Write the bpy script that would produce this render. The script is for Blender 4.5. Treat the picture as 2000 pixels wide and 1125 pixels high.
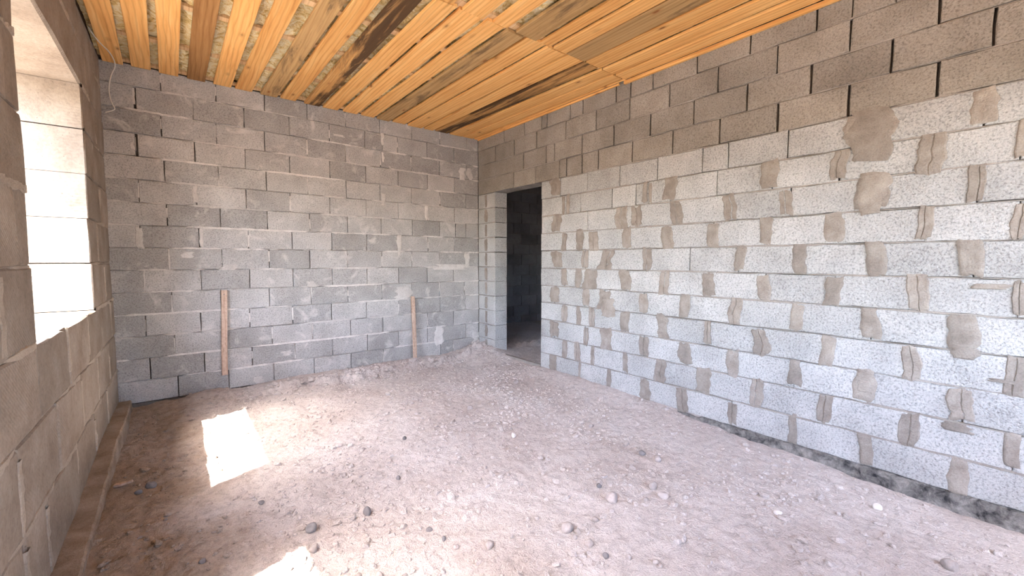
import bpy, bmesh, math, random
import numpy as np
from mathutils import Matrix, Vector

# ------------------------------------------------------------------ scene reset
for o in list(bpy.data.objects):
    bpy.data.objects.remove(o, do_unlink=True)
scene = bpy.context.scene
COL = scene.collection
random.seed(7)
RNG = np.random.default_rng(11)

# ------------------------------------------------------------------ camera
YAW, PITCH, ROLL = 0.6684, -0.0664, 0.0015
cam_data = bpy.data.cameras.new('camera')
cam_data.sensor_width = 36.0
cam_data.lens = 822.293 / 2000 * 36.0
cam_data.clip_start = 0.02
cam = bpy.data.objects.new('camera', cam_data)
COL.objects.link(cam)
fw = Vector((math.sin(YAW) * math.cos(PITCH), math.cos(YAW) * math.cos(PITCH), math.sin(PITCH)))
rt = Vector((math.cos(YAW), -math.sin(YAW), 0))
up = rt.cross(fw)
r2 = rt * math.cos(ROLL) + up * math.sin(ROLL)
u2 = -rt * math.sin(ROLL) + up * math.cos(ROLL)
M = Matrix.Identity(4)
for i in range(3):
    M[i][0], M[i][1], M[i][2] = r2[i], u2[i], -fw[i]
M[0][3], M[1][3], M[2][3] = -3.3494, -5.0108, 1.2944
cam.matrix_world = M
scene.camera = cam

# ------------------------------------------------------------------ sky, sun, exposure
SUN_DIR = Vector((1.0, 0.42, -1.75)).normalized()       # direction the light travels
sun_elev = math.asin(-SUN_DIR.z)
world = bpy.data.worlds.new('sky')
scene.world = world
world.use_nodes = True
wn = world.node_tree.nodes
wl = world.node_tree.links
bg = wn['Background']
sky = wn.new('ShaderNodeTexSky')
sky.sky_type = 'NISHITA'
sky.sun_disc = False
sky.sun_elevation = sun_elev
sky.sun_rotation = math.atan2(-SUN_DIR.x, -SUN_DIR.y)
sky.altitude = 400
sky.air_density = 1.0
sky.dust_density = 4.0
wl.new(sky.outputs['Color'], bg.inputs['Color'])
bg.inputs['Strength'].default_value = 0.60
sun_data = bpy.data.lights.new('sun', 'SUN')
sun_data.energy = 7.0
sun_data.color = (1.0, 0.94, 0.85)
sun_data.angle = math.radians(0.53)
sun = bpy.data.objects.new('sun', sun_data)
COL.objects.link(sun)
sun.rotation_euler = SUN_DIR.to_track_quat('-Z', 'Y').to_euler()
sun.location = (-9, -6, 12)

vs = scene.view_settings
vs.view_transform = 'Standard'
vs.look = 'None'
vs.gamma = 1.0
vs.use_curve_mapping = False
vs.exposure = 2.78

# ------------------------------------------------------------------ measured joints and smears (metres)
RJ={
 14:[-0.6, -1.005, -1.315, -1.403, -1.768, -1.948, -2.371, -2.54, -2.776, -3.177, -3.583, -3.993, -4.18, -4.386],
 13:[-0.411, -0.812, -1.23, -1.71, -2.128, -2.528, -2.94, -3.351, -3.766, -4.175, -4.572],
 12:[-0.993, -1.396, -1.533, -1.946, -2.353, -2.756, -3.162, -3.57, -3.976, -4.382, -4.78],
 11:[-0.8, -1.211, -1.615, -1.719, -1.946, -2.162, -2.571, -2.976, -3.379, -3.782, -4.185, -4.584],
 10:[-1.632, -2.028, -2.431, -2.839, -3.248, -3.45, -3.854, -4.306, -4.769],
 9:[-1.72, -1.932, -2.343, -2.617, -2.756, -2.973, -3.37, -3.768, -4.157, -4.57, -4.901],
 8:[-1.63, -2.035, -2.47, -2.67, -2.997, -3.462, -3.888, -4.324, -4.764],
 7:[-1.719, -1.956, -2.122, -2.527, -2.951, -3.355, -3.75, -4.169, -4.574, -4.914],
 6:[-1.584, -2.009, -2.29, -2.759, -3.162, -3.558, -3.972, -4.369, -4.771],
 5:[-1.703, -1.916, -2.152, -2.537, -2.926, -3.331, -3.75, -4.167, -4.566, -4.934],
 4:[-1.552, -2.009, -2.275, -2.729, -3.135, -3.546, -3.948, -4.36, -4.772],
 3:[-1.702, -1.923, -2.11, -2.534, -2.928, -3.346, -3.746, -4.154, -4.556, -4.945],
 2:[-1.557, -2.023, -2.295, -2.739, -3.172, -3.55, -3.961, -4.361, -4.771],
 1:[-1.721, -1.922, -2.13, -2.535, -2.924, -3.338, -3.743, -4.143, -4.556, -4.957],
 0:[-1.536, -1.952, -2.337, -2.757, -3.164, -3.547, -3.971, -4.364, -4.762],
}
RP={
 10:[(-1.471, -1.635), (-4.18, -4.412), (-4.716, -4.815)],
 9:[(-1.662, -1.705), (-1.729, -1.779), (-2.687, -2.746), (-2.762, -2.793), (-2.895, -3.03), (-3.697, -3.804), (-4.111, -4.197), (-4.516, -4.632), (-4.884, -4.925)],
 8:[(-1.501, -1.649), (-2.385, -2.534), (-2.575, -2.697), (-2.964, -3.088), (-3.425, -3.529), (-3.812, -3.898), (-4.25, -4.403), (-4.723, -4.796)],
 7:[(-1.659, -1.738), (-1.875, -1.984), (-2.055, -2.178), (-2.474, -2.574), (-2.901, -3.004), (-3.301, -3.404), (-3.695, -3.787), (-4.087, -4.196), (-4.537, -4.605), (-4.888, -4.946)],
 6:[(-1.497, -1.67), (-1.959, -2.058), (-2.195, -2.381), (-2.713, -2.809), (-3.52, -3.61), (-3.917, -4.005), (-4.315, -4.412), (-4.712, -4.802)],
 5:[(-1.656, -1.751), (-1.866, -1.962), (-1.991, -2.172), (-2.453, -2.583), (-2.877, -2.987), (-3.271, -3.389), (-3.699, -3.792), (-4.106, -4.205), (-4.513, -4.607), (-4.909, -4.967)],
 4:[(-1.484, -1.626), (-1.987, -2.073), (-2.196, -2.359), (-2.684, -2.772), (-3.088, -3.176), (-3.499, -3.595), (-3.92, -3.997), (-4.308, -4.404), (-4.689, -4.808)],
 3:[(-1.657, -1.757), (-1.888, -1.962), (-2.069, -2.152), (-2.474, -2.581), (-2.867, -2.983), (-3.301, -3.369), (-3.682, -3.794), (-4.1, -4.185), (-4.5, -4.593), (-4.907, -4.988)],
 2:[(-1.472, -1.64), (-2.001, -2.069), (-2.224, -2.37), (-2.689, -2.793), (-3.086, -3.202), (-3.498, -3.59), (-3.92, -4.005), (-4.284, -4.398), (-4.71, -4.821)],
 1:[(-1.683, -1.763), (-1.871, -1.953), (-2.104, -2.16), (-2.508, -2.567), (-2.862, -2.97), (-3.249, -3.374), (-3.675, -3.771), (-4.097, -4.191), (-4.505, -4.599), (-4.928, -4.986)],
 0:[(-1.476, -1.595), (-1.934, -1.972), (-2.318, -2.376), (-2.716, -2.814), (-3.074, -3.183), (-3.519, -3.589), (-3.936, -3.993), (-4.333, -4.406), (-4.732, -4.807)],
}
BJ={
 14:[-3.415, -3.009, -2.602, -2.204, -1.804, -1.406, -0.998, -0.602, -0.182],
 13:[-3.603, -3.191, -2.786, -2.381, -1.982, -1.586, -1.377, -1.187, -0.789, -0.39],
 12:[-3.428, -3.018, -2.613, -2.215, -1.81, -1.407, -1.012, -0.612, -0.193],
 11:[-3.607, -3.191, -2.788, -2.388, -1.985, -1.584, -1.187, -0.786, -0.389],
 10:[-3.421, -3.016, -2.611, -2.219, -1.811, -1.415, -1.011, -0.608, -0.21],
 9:[-3.605, -3.195, -2.795, -2.395, -1.995, -1.588, -1.188, -0.796, -0.389],
 8:[-3.419, -3.015, -2.614, -2.21, -1.806, -1.41, -1.005, -0.616, -0.373, -0.207],
 7:[-3.611, -3.189, -2.79, -2.389, -1.985, -1.589, -1.188, -0.79, -0.401],
 6:[-3.419, -3.016, -2.612, -2.219, -1.815, -1.411, -1.018, -0.623, -0.219],
 5:[-3.599, -3.188, -2.791, -2.391, -1.989, -1.595, -1.195, -0.804, -0.409],
 4:[-3.415, -3.037, -2.62, -2.216, -1.822, -1.418, -1.024, -0.628, -0.236],
 3:[-3.609, -3.206, -2.805, -2.409, -2.007, -1.61, -1.204, -0.618, -0.219],
 2:[-3.412, -3.047, -2.607, -2.212, -1.8, -1.412, -0.81, -0.415],
 1:[-3.593, -3.193, -2.796, -2.396, -2.006, -1.606, -1.211, -0.813, -0.615, -0.218],
 0:[-3.401, -3.003, -2.604, -2.208, -1.804, -1.41, -1.012, -0.617, -0.423],
}

BACK_SMEARS = [(-3.197, 1.916, 0.04, 0.178), (-3.631, 1.497, 0.026, 0.198), (-3.608, 1.484, 0.04, 0.198), (-3.173, 1.513, 0.039, 0.212), (-3.288, 1.337, 0.081, 0.067), (-1.375, 2.737, 0.041, 0.149), (-1.379, 2.525, 0.035, 0.128), (-1.377, 2.02, 0.048, 0.155), (-0.799, 1.901, 0.041, 0.194), (-1.184, 1.482, 0.056, 0.253), (-0.407, 1.2, 0.609, 0.082), (-0.186, 1.292, 0.083, 0.214), (-1.138, 0.877, 0.203, 0.178), (-0.638, 0.28, 0.113, 0.249), (-0.174, 3.097, 0.114, 0.184), (-0.269, 2.464, 0.105, 0.18), (-0.137, 2.481, 0.074, 0.172), (-2.748, 0.046, 0.117, 0.075), (-2.95, 1.218, 0.167, 0.062), (-2.203, 1.025, 0.124, 0.072), (-1.873, 2.689, 0.111, 0.025), (-2.479, 0.29, 0.097, 0.058), (-3.631, 2.286, 0.031, 0.065), (-0.046, 0.178, 0.122, 0.192)]
RIGHT_SMEARS = [(-4.301, 2.061, 0.209, 0.323), (-4.324, 1.716, 0.162, 0.237), (-4.762, 0.791, 0.099, 0.067), (-4.322, 1.621, 0.102, 0.088), (-2.321, 0.827, 0.171, 0.191), (-4.844, 1.159, 0.144, 0.03), (-4.905, 0.667, 0.105, 0.019), (-4.753, 0.372, 0.12, 0.049), (-4.348, 0.506, 0.079, 0.079)]
STONES = [
    (-1.771, -1.029, 0.071, 'L', 'pale rounded stone standing out on the dirt in front of the back wall'),
    (-2.618, -2.845, 0.06, 'D', 'upright dark grey stone on open dirt right of the farther sun patch'),
    (-2.89, -2.837, 0.066, 'D', 'dark angular stone just above the nearer sun patch'),
    (-2.914, -2.99, 0.047, 'S', 'rounded grey stone touching the right edge of the nearer sun patch'),
    (-1.866, -3.585, 0.067, 'S', 'long pale grey cobble at the head of a short row of pebbles'),
    (-2.25, -3.446, 0.053, 'S', 'broken grey stone with a shard beside it on open dirt'),
    (-1.49, -3.565, 0.078, 'S', 'smooth oval pale cobble lying alone on the dirt'),
    (-0.741, -4.818, 0.077, 'S', 'large smooth oval stone near the right wall in the foreground'),
    (-2.093, -3.856, 0.06, 'S', 'pair-sized pale stone half cut by the bottom of the picture'),
    (-3.532, -1.787, 0.067, 'D', 'brown stone in the shade beside the left footing ledge'),
    (-1.402, -2.566, 0.051, 'L', 'small chalky white stone next to a dark chip mid floor'),
    (-0.512, -1.492, 0.073, 'S', 'pink stone on the crumbs in front of the doorway'),
    (-1.863, -3.725, 0.049, 'S', 'flat pale stone at the foot of the pebble row'),
    (-1.862, -3.825, 0.035, 'D', 'dark upright shard in the right foreground dirt'),
    (-1.792, -3.898, 0.037, 'S', 'blocky pale stone right of the dark upright shard'),
    (-1.197, -3.638, 0.061, 'S', 'round half-buried stone right of the lone oval cobble'),
    (-1.236, -3.727, 0.058, 'S', 'oval stone below the half-buried round one'),
    (-1.337, -1.852, 0.065, 'S', 'grey-pink stone left of the chalky white one'),
    (-2.416, -3.159, 0.036, 'D', 'dark bluish stone on the open foreground dirt'),
    (-2.395, -3.273, 0.03, 'D', 'small round bluish stone beside a crust of dirt'),
    (-2.341, -2.607, 0.041, 'D', 'flat dark pebble on open dirt straight right of the farther sun patch'),
    (-1.437, -3.429, 0.037, 'D', 'flat dark pebble just behind and left of the lone oval cobble'),
    (-1.715, -3.99, 0.032, 'S', 'farther one of two small pebbles lying together in the right foreground'),
    (-1.721, -4.017, 0.027, 'S', 'nearer one of two small pebbles lying together in the right foreground'),
    (-1.325, -3.676, 0.035, 'S', 'small pebble tucked left of the oval stone below the half-buried one'),
    (-1.838, -3.628, 0.036, 'S', 'small pebble touching the right end of the long cobble in the row'),
    (-1.879, -3.649, 0.03, 'S', 'small pebble on the near side of the long cobble in the row'),
    (-2.385, -3.368, 0.034, 'S', 'low pale pebble left of the broken grey stone'),
    (-0.869, -3.459, 0.069, 'S', 'flat pale stone pressed into the dirt below the right wall'),
    (-0.878, -3.345, 0.057, 'D', 'dark lumpy stone left of the flat pale one pressed into the dirt'),
    (-0.779, -2.796, 0.05, 'S', 'pebble lying out in front of the foot of the right wall'),
    (-1.566, -3.626, 0.03, 'S', 'small pebble just below the lone oval cobble'),
    (-1.691, -3.619, 0.038, 'S', 'flat pebble between the lone oval cobble and the pebble row'),
    (-3.322, -2.777, 0.032, 'D', 'dark pebble in the brown shaded soil at lower left'),
    (-2.073, -2.094, 0.042, 'D', 'small dark pebble alone on bare dirt in the middle of the floor'),
    (-1.237, -4.159, 0.03, 'S', 'half-buried round pebble on the smooth dirt at lower right'),
    (-0.89, -4.194, 0.044, 'L', 'small whitish flake on the smooth dirt at lower right'),
    (-0.382, -4.507, 0.056, 'L', 'larger whitish flake close to the black tarred strip'),
    (-2.735, -3.323, 0.039, 'S', 'middle pale pebble of three at the bottom edge of the picture'),
    (-2.802, -3.264, 0.031, 'S', 'pale pebble at the bottom edge nearest the sun patch'),
    (-2.644, -3.378, 0.026, 'S', 'pale pebble at the bottom edge farthest from the sun patch'),
    (-3.585, -1.851, 0.041, 'D', 'dark pebble between the wood chip and the brown shaded stone'),
    (-3.048, -2.413, 0.034, 'D', 'dark pebble on brown soil below the farther sun patch'),
]

# ------------------------------------------------------------------ helpers
def link(o, parent=None):
    COL.objects.link(o)
    if parent is not None:
        o.parent = parent
    return o

def mesh_obj(name, verts, faces, mat, parent=None, loc=(0, 0, 0), smooth=False):
    me = bpy.data.meshes.new(name)
    me.from_pydata([tuple(v) for v in verts], [], [tuple(f) for f in faces])
    me.update()
    if mat is not None:
        me.materials.append(mat)
    if smooth:
        me.polygons.foreach_set('use_smooth', [True] * len(me.polygons))
    o = bpy.data.objects.new(name, me)
    o.location = loc
    return link(o, parent)

def fix_normals(o):
    bm = bmesh.new()
    bm.from_mesh(o.data)
    bmesh.ops.recalc_face_normals(bm, faces=bm.faces)
    bm.to_mesh(o.data)
    bm.free()

def structure(o, label):
    o['kind'] = 'structure'
    o['label'] = label
    return o

def tag(o, label, cat, group=None, kind=None):
    o['label'] = label
    o['category'] = cat
    if group:
        o['group'] = group
    if kind:
        o['kind'] = kind
    return o

def boxes(lst):
    V, F = [], []
    for (x0, x1, y0, y1, z0, z1) in lst:
        b = len(V)
        V += [(x0, y0, z0), (x1, y0, z0), (x1, y1, z0), (x0, y1, z0), (x0, y0, z1), (x1, y0, z1), (x1, y1, z1), (x0, y1, z1)]
        F += [(b, b + 3, b + 2, b + 1), (b + 4, b + 5, b + 6, b + 7), (b, b + 1, b + 5, b + 4), (b + 1, b + 2, b + 6, b + 5), (b + 2, b + 3, b + 7, b + 6), (b + 3, b, b + 4, b + 7)]
    return V, F

def _hash(ix, iy, seed):
    h = (ix.astype(np.int64) * 374761393 + iy.astype(np.int64) * 668265263 + seed * 974634777) & 0xffffffff
    h = ((h ^ (h >> 13)) * 1274126177) & 0xffffffff
    h = h ^ (h >> 16)
    return (h & 0xffffff) / float(0xffffff)

def vnoise(x, y, seed=0):
    x = np.asarray(x, float); y = np.asarray(y, float)
    ix = np.floor(x); iy = np.floor(y)
    fx = x - ix; fy = y - iy
    fx = fx * fx * (3 - 2 * fx); fy = fy * fy * (3 - 2 * fy)
    a = _hash(ix, iy, seed); b = _hash(ix + 1, iy, seed)
    c = _hash(ix, iy + 1, seed); d = _hash(ix + 1, iy + 1, seed)
    return (a + (b - a) * fx) * (1 - fy) + (c + (d - c) * fx) * fy

def fbm(x, y, octv=4, seed=0, gain=0.5):
    s = 0; a = 1; t = 0
    for i in range(octv):
        s = s + a * (vnoise(x * 2 ** i, y * 2 ** i, seed + i * 17) - 0.5)
        t += a
        a *= gain
    return s / t * 2

# ------------------------------------------------------------------ materials
class NT:
    def __init__(self, name, rough=0.95, spec=0.15):
        self.m = bpy.data.materials.new(name)
        self.m.use_nodes = True
        self.n = self.m.node_tree.nodes
        self.l = self.m.node_tree.links
        self.b = self.n['Principled BSDF']
        self.b.inputs['Roughness'].default_value = rough
        self.b.inputs['Specular IOR Level'].default_value = spec
    def node(self, t, **kw):
        nd = self.n.new(t)
        for k, v in kw.items():
            setattr(nd, k, v)
        return nd
    def pos(self):
        return self.node('ShaderNodeNewGeometry').outputs['Position']
    def mapping(self, vec, scale=(1, 1, 1), rot=(0, 0, 0)):
        mp = self.node('ShaderNodeMapping')
        mp.inputs['Scale'].default_value = scale
        mp.inputs['Rotation'].default_value = rot
        self.l.new(vec, mp.inputs['Vector'])
        return mp.outputs['Vector']
    def noise(self, vec, scale, detail=4, rough=0.55, dist=0.0):
        nz = self.node('ShaderNodeTexNoise')
        nz.inputs['Scale'].default_value = scale
        nz.inputs['Detail'].default_value = detail
        nz.inputs['Roughness'].default_value = rough
        nz.inputs['Distortion'].default_value = dist
        self.l.new(vec, nz.inputs['Vector'])
        return nz.outputs['Fac']
    def voro(self, vec, scale, feature='F1'):
        v = self.node('ShaderNodeTexVoronoi', feature=feature)
        v.inputs['Scale'].default_value = scale
        self.l.new(vec, v.inputs['Vector'])
        return v.outputs['Distance']
    def ramp(self, fac, stops):
        r = self.node('ShaderNodeValToRGB')
        e = r.color_ramp.elements
        while len(e) < len(stops):
            e.new(0.5)
        for i, (p, c) in enumerate(stops):
            e[i].position = p
            e[i].color = (c[0], c[1], c[2], 1) if not isinstance(c, (int, float)) else (c, c, c, 1)
        self.l.new(fac, r.inputs['Fac'])
        return r.outputs['Color']
    def mix(self, fac, a, b, blend='MIX'):
        mx = self.node('ShaderNodeMix', data_type='RGBA', blend_type=blend)
        for sock, v in ((mx.inputs[0], fac), (mx.inputs[6], a), (mx.inputs[7], b)):
            if isinstance(v, (int, float)):
                sock.default_value = v
            elif isinstance(v, tuple):
                sock.default_value = (v[0], v[1], v[2], 1)
            else:
                self.l.new(v, sock)
        return mx.outputs[2]
    def math(self, op, a, b=0.0):
        mt = self.node('ShaderNodeMath', operation=op)
        for i, v in enumerate((a, b)):
            if isinstance(v, (int, float)):
                mt.inputs[i].default_value = v
            else:
                self.l.new(v, mt.inputs[i])
        return mt.outputs[0]
    def rnd(self):
        return self.node('ShaderNodeObjectInfo').outputs['Random']
    def color(self, c):
        self.l.new(c, self.b.inputs['Base Color'])
    def bump(self, h, strength=0.5, dist=0.01):
        bp = self.node('ShaderNodeBump')
        bp.inputs['Strength'].default_value = strength
        bp.inputs['Distance'].default_value = dist
        self.l.new(h, bp.inputs['Height'])
        self.l.new(bp.outputs['Normal'], self.b.inputs['Normal'])

def concrete(name, c_dark, c_mid, c_light, vary=0.25, speck=0.55, bump=0.6, fine=75, stain=None):
    t = NT(name)
    p = t.pos()
    big = t.noise(p, 3.2, 4, 0.6)
    base = t.ramp(big, [(0.32, c_dark), (0.52, c_mid), (0.72, c_light)])
    grain = t.noise(p, fine, 5, 0.72)
    g = t.ramp(grain, [(0.34, 1 - speck), (0.5, 0.98), (0.68, 1.0 + speck * 0.25)])
    c = t.mix(1.0, base, g, 'MULTIPLY')
    pores = t.voro(p, fine * 1.35)
    pr = t.ramp(pores, [(0.06, 0.62), (0.2, 1.0)])
    c = t.mix(0.7, c, pr, 'MULTIPLY')
    tone = t.ramp(t.rnd(), [(0.0, 1 - vary), (0.6, 1.0), (1.0, 1 + vary * 0.35)])
    c = t.mix(1.0, c, tone, 'MULTIPLY')
    if stain:
        sn = t.noise(p, 5.5, 6, 0.68, 0.6)
        c = t.mix(t.ramp(sn, [(0.56, 0.0), (0.68, 0.75)]), c, stain)
    t.color(c)
    h = t.math('ADD', t.math('MULTIPLY', grain, 1.0), t.math('MULTIPLY', pores, 0.5))
    t.bump(h, bump, 0.006)
    return t.m

MAT_RIGHT = concrete('pale_block', (0.385, 0.38, 0.375), (0.465, 0.46, 0.455), (0.53, 0.525, 0.52), 0.14, 0.5, 0.8, 85)
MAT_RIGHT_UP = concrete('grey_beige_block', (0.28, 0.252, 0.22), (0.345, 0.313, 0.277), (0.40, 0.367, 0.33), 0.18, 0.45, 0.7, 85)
MAT_BACK = concrete('grey_block', (0.39, 0.375, 0.365), (0.465, 0.45, 0.44), (0.53, 0.515, 0.505), 0.24, 0.45, 0.6, 85, (0.62, 0.59, 0.57))
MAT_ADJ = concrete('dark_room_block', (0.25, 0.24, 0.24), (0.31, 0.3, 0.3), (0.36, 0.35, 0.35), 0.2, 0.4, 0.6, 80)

def foam_block():
    t = NT('sawn_block')
    p = t.pos()
    big = t.noise(p, 4.0, 5, 0.62)
    c = t.ramp(big, [(0.3, (0.25, 0.20, 0.16)), (0.52, (0.34, 0.285, 0.235)), (0.72, (0.41, 0.355, 0.30))])
    grain = t.noise(p, 55, 5, 0.7)
    c = t.mix(1.0, c, t.ramp(grain, [(0.3, 0.78), (0.55, 1.0), (0.75, 1.05)]), 'MULTIPLY')
    pits = t.voro(p, 28)
    c = t.mix(0.8, c, t.ramp(pits, [(0.05, 0.5), (0.11, 1.0)]), 'MULTIPLY')
    tone = t.ramp(t.rnd(), [(0, 0.84), (1, 1.06)])
    c = t.mix(1.0, c, tone, 'MULTIPLY')
    t.color(c)
    v = t.mapping(p, (1, 1, 1), (math.radians(38), 0, 0))
    w = t.node('ShaderNodeTexWave', wave_type='BANDS', bands_direction='Z')
    w.inputs['Scale'].default_value = 22
    w.inputs['Distortion'].default_value = 1.2
    t.l.new(v, w.inputs['Vector'])
    msk = t.ramp(t.noise(p, 2.4, 2), [(0.45, 0.0), (0.6, 0.28)])
    h = t.math('ADD', t.math('MULTIPLY', w.outputs['Fac'], msk), t.math('MULTIPLY', grain, 0.8))
    t.bump(h, 0.6, 0.006)
    return t.m
MAT_LEFT = foam_block()

def mortar(name, a, b, bump=0.7, scale=9):
    t = NT(name)
    p = t.pos()
    n1 = t.noise(p, scale, 5, 0.65, 0.4)
    c = t.ramp(n1, [(0.32, a), (0.68, b)])
    gr = t.noise(p, 120, 3, 0.7)
    c = t.mix(1.0, c, t.ramp(gr, [(0.3, 0.82), (0.6, 1.05)]), 'MULTIPLY')
    c = t.mix(1.0, c, t.ramp(t.rnd(), [(0, 0.85), (1, 1.1)]), 'MULTIPLY')
    t.color(c)
    t.bump(t.math('ADD', gr, t.math('MULTIPLY', n1, 2.0)), bump, 0.006)
    return t.m
MAT_PATCH = mortar('trowelled_mortar', (0.235, 0.20, 0.175), (0.365, 0.325, 0.29))
MAT_BED = mortar('bed_mortar', (0.27, 0.24, 0.215), (0.38, 0.345, 0.315))
MAT_BEAD = mortar('light_mortar', (0.55, 0.52, 0.50), (0.70, 0.67, 0.645))
MAT_BEAD_L = mortar('buff_mortar', (0.36, 0.30, 0.245), (0.49, 0.42, 0.35))
MAT_CORE = mortar('wall_core', (0.13, 0.115, 0.10), (0.2, 0.18, 0.16))
MAT_FRONT = mortar('plain_wall', (0.42, 0.40, 0.38), (0.5, 0.48, 0.46))
MAT_TAR = mortar('bitumen_footing', (0.028, 0.028, 0.031), (0.34, 0.32, 0.30), 1.0, 16)
MAT_LEDGE = mortar('footing_concrete', (0.23, 0.17, 0.125), (0.40, 0.32, 0.255), 1.0, 7)

def wood(name, c1, c2, c3, stain=None, stain_lo=0.5, vary=0.3, stain_scale=1.1):
    t = NT(name, 0.72, 0.25)
    p = t.pos()
    off = t.node('ShaderNodeVectorMath', operation='SCALE')
    comb = t.node('ShaderNodeCombineXYZ')
    r = t.rnd()
    for i in range(3):
        t.l.new(r, comb.inputs[i])
    t.l.new(comb.outputs[0], off.inputs[0])
    off.inputs['Scale'].default_value = 37.0
    ad = t.node('ShaderNodeVectorMath', operation='ADD')
    t.l.new(p, ad.inputs[0]); t.l.new(off.outputs[0], ad.inputs[1])
    q = ad.outputs[0]
    g = t.noise(t.mapping(q, (42, 1.6, 42)), 1.0, 5, 0.62, 0.35)
    c = t.ramp(g, [(0.3, c1), (0.5, c2), (0.7, c3)])
    rings = t.node('ShaderNodeTexWave', wave_type='BANDS', bands_direction='X')
    rings.inputs['Scale'].default_value = 9
    rings.inputs['Distortion'].default_value = 5.5
    rings.inputs['Detail'].default_value = 2
    t.l.new(t.mapping(q, (1, 0.16, 1)), rings.inputs['Vector'])
    c = t.mix(0.4, c, t.ramp(rings.outputs['Fac'], [(0.0, (0.62, 0.5, 0.4)), (0.35, 1.0)]), 'MULTIPLY')
    kv = t.voro(t.mapping(q, (6.5, 2.6, 1.0)), 1.0)
    c = t.mix(t.ramp(kv, [(0.045, 1.0), (0.085, 0.0)]), c, (0.16, 0.055, 0.02))
    c = t.mix(t.ramp(kv, [(0.08, 0.45), (0.17, 0.0)]), c, (0.45, 0.2, 0.06))
    if stain:
        s = t.noise(t.mapping(p, (7, stain_scale, 1)), 1.0, 6, 0.72, 0.5)
        c = t.mix(t.ramp(s, [(stain_lo, 0.0), (stain_lo + 0.12, 0.92)]), c, stain)
    tone = t.ramp(r, [(0, (1 - vary, 1 - vary * 1.15, 1 - vary * 1.3)), (0.5, 1.0), (1, 1.05)])
    c = t.mix(1.0, c, tone, 'MULTIPLY')
    t.color(c)
    t.bump(g, 0.3, 0.004)
    return t.m
MAT_PINE = wood('pine_board', (0.72, 0.34, 0.10), (0.86, 0.475, 0.165), (0.91, 0.57, 0.23), (0.45, 0.24, 0.08), 0.63, 0.15)
MAT_BROWN = wood('brown_board', (0.27, 0.13, 0.045), (0.37, 0.19, 0.07), (0.45, 0.25, 0.10), (0.2, 0.10, 0.04), 0.58, 0.2)
MAT_GREY = wood('weathered_board', (0.40, 0.245, 0.10), (0.52, 0.33, 0.145), (0.60, 0.39, 0.18), (0.2, 0.125, 0.06), 0.52, 0.15)
MAT_DARK = wood('mould_stained_board', (0.50, 0.25, 0.08), (0.62, 0.34, 0.12), (0.70, 0.41, 0.16), (0.05, 0.028, 0.016), 0.42, 0.1, 0.55)
MAT_BATTEN = wood('raw_batten', (0.66, 0.43, 0.22), (0.76, 0.53, 0.30), (0.82, 0.6, 0.36))
MAT_LATH = wood('dusty_lath', (0.43, 0.30, 0.23), (0.53, 0.385, 0.30), (0.60, 0.45, 0.36))

def insulation_mat():
    t = NT('glass_wool', 0.9, 0.2)
    p = t.pos()
    n1 = t.noise(p, 14, 5, 0.65, 1.5)
    c = t.ramp(n1, [(0.3, (0.40, 0.24, 0.07)), (0.44, (0.78, 0.60, 0.27)), (0.6, (0.92, 0.84, 0.60))])
    t.color(c)
    t.bump(t.noise(p, 40, 4, 0.7, 1.0), 0.8, 0.02)
    return t.m
MAT_WOOL = insulation_mat()

def dirt_mat(name='packed_dirt', lift=1.0):
    t = NT(name, 1.0, 0.05)
    p = t.pos()
    n1 = t.noise(p, 1.3, 5, 0.6, 0.3)
    c = t.ramp(n1, [(0.3, (0.50, 0.43, 0.395)), (0.5, (0.60, 0.535, 0.505)), (0.7, (0.67, 0.61, 0.585))])
    n2 = t.noise(p, 22, 6, 0.7, 0.4)
    c = t.mix(1.0, c, t.ramp(n2, [(0.3, 0.74), (0.5, 1.0), (0.72, 1.08)]), 'MULTIPLY')
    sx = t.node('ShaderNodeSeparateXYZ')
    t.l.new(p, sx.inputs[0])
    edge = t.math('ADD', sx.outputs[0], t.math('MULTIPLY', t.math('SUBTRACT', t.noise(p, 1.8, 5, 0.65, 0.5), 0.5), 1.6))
    brown_shade = t.ramp(t.math('MULTIPLY', t.math('ADD', edge, 3.8), 0.5), [(0.12, 0.65), (0.42, 0.0)])  # browner soil by the window wall, with the shade below the sill painted in
    c = t.mix(brown_shade, c, t.mix(1.0, (0.33, 0.215, 0.125), t.ramp(n2, [(0.3, 0.6), (0.7, 1.15)]), 'MULTIPLY'))
    n3 = t.noise(p, 140, 3, 0.7)
    c = t.mix(1.0, c, t.ramp(n3, [(0.3, 0.78), (0.55, 1.02)]), 'MULTIPLY')
    c = t.mix(1.0, c, (lift, lift, lift), 'MULTIPLY')
    t.color(c)
    t.bump(t.math('ADD', t.math('MULTIPLY', n2, 2.2), t.math('MULTIPLY', n3, 0.5)), 0.8, 0.014)
    return t.m
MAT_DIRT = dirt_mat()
MAT_CRUMB = dirt_mat('dirt_crumb', 1.0)

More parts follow.
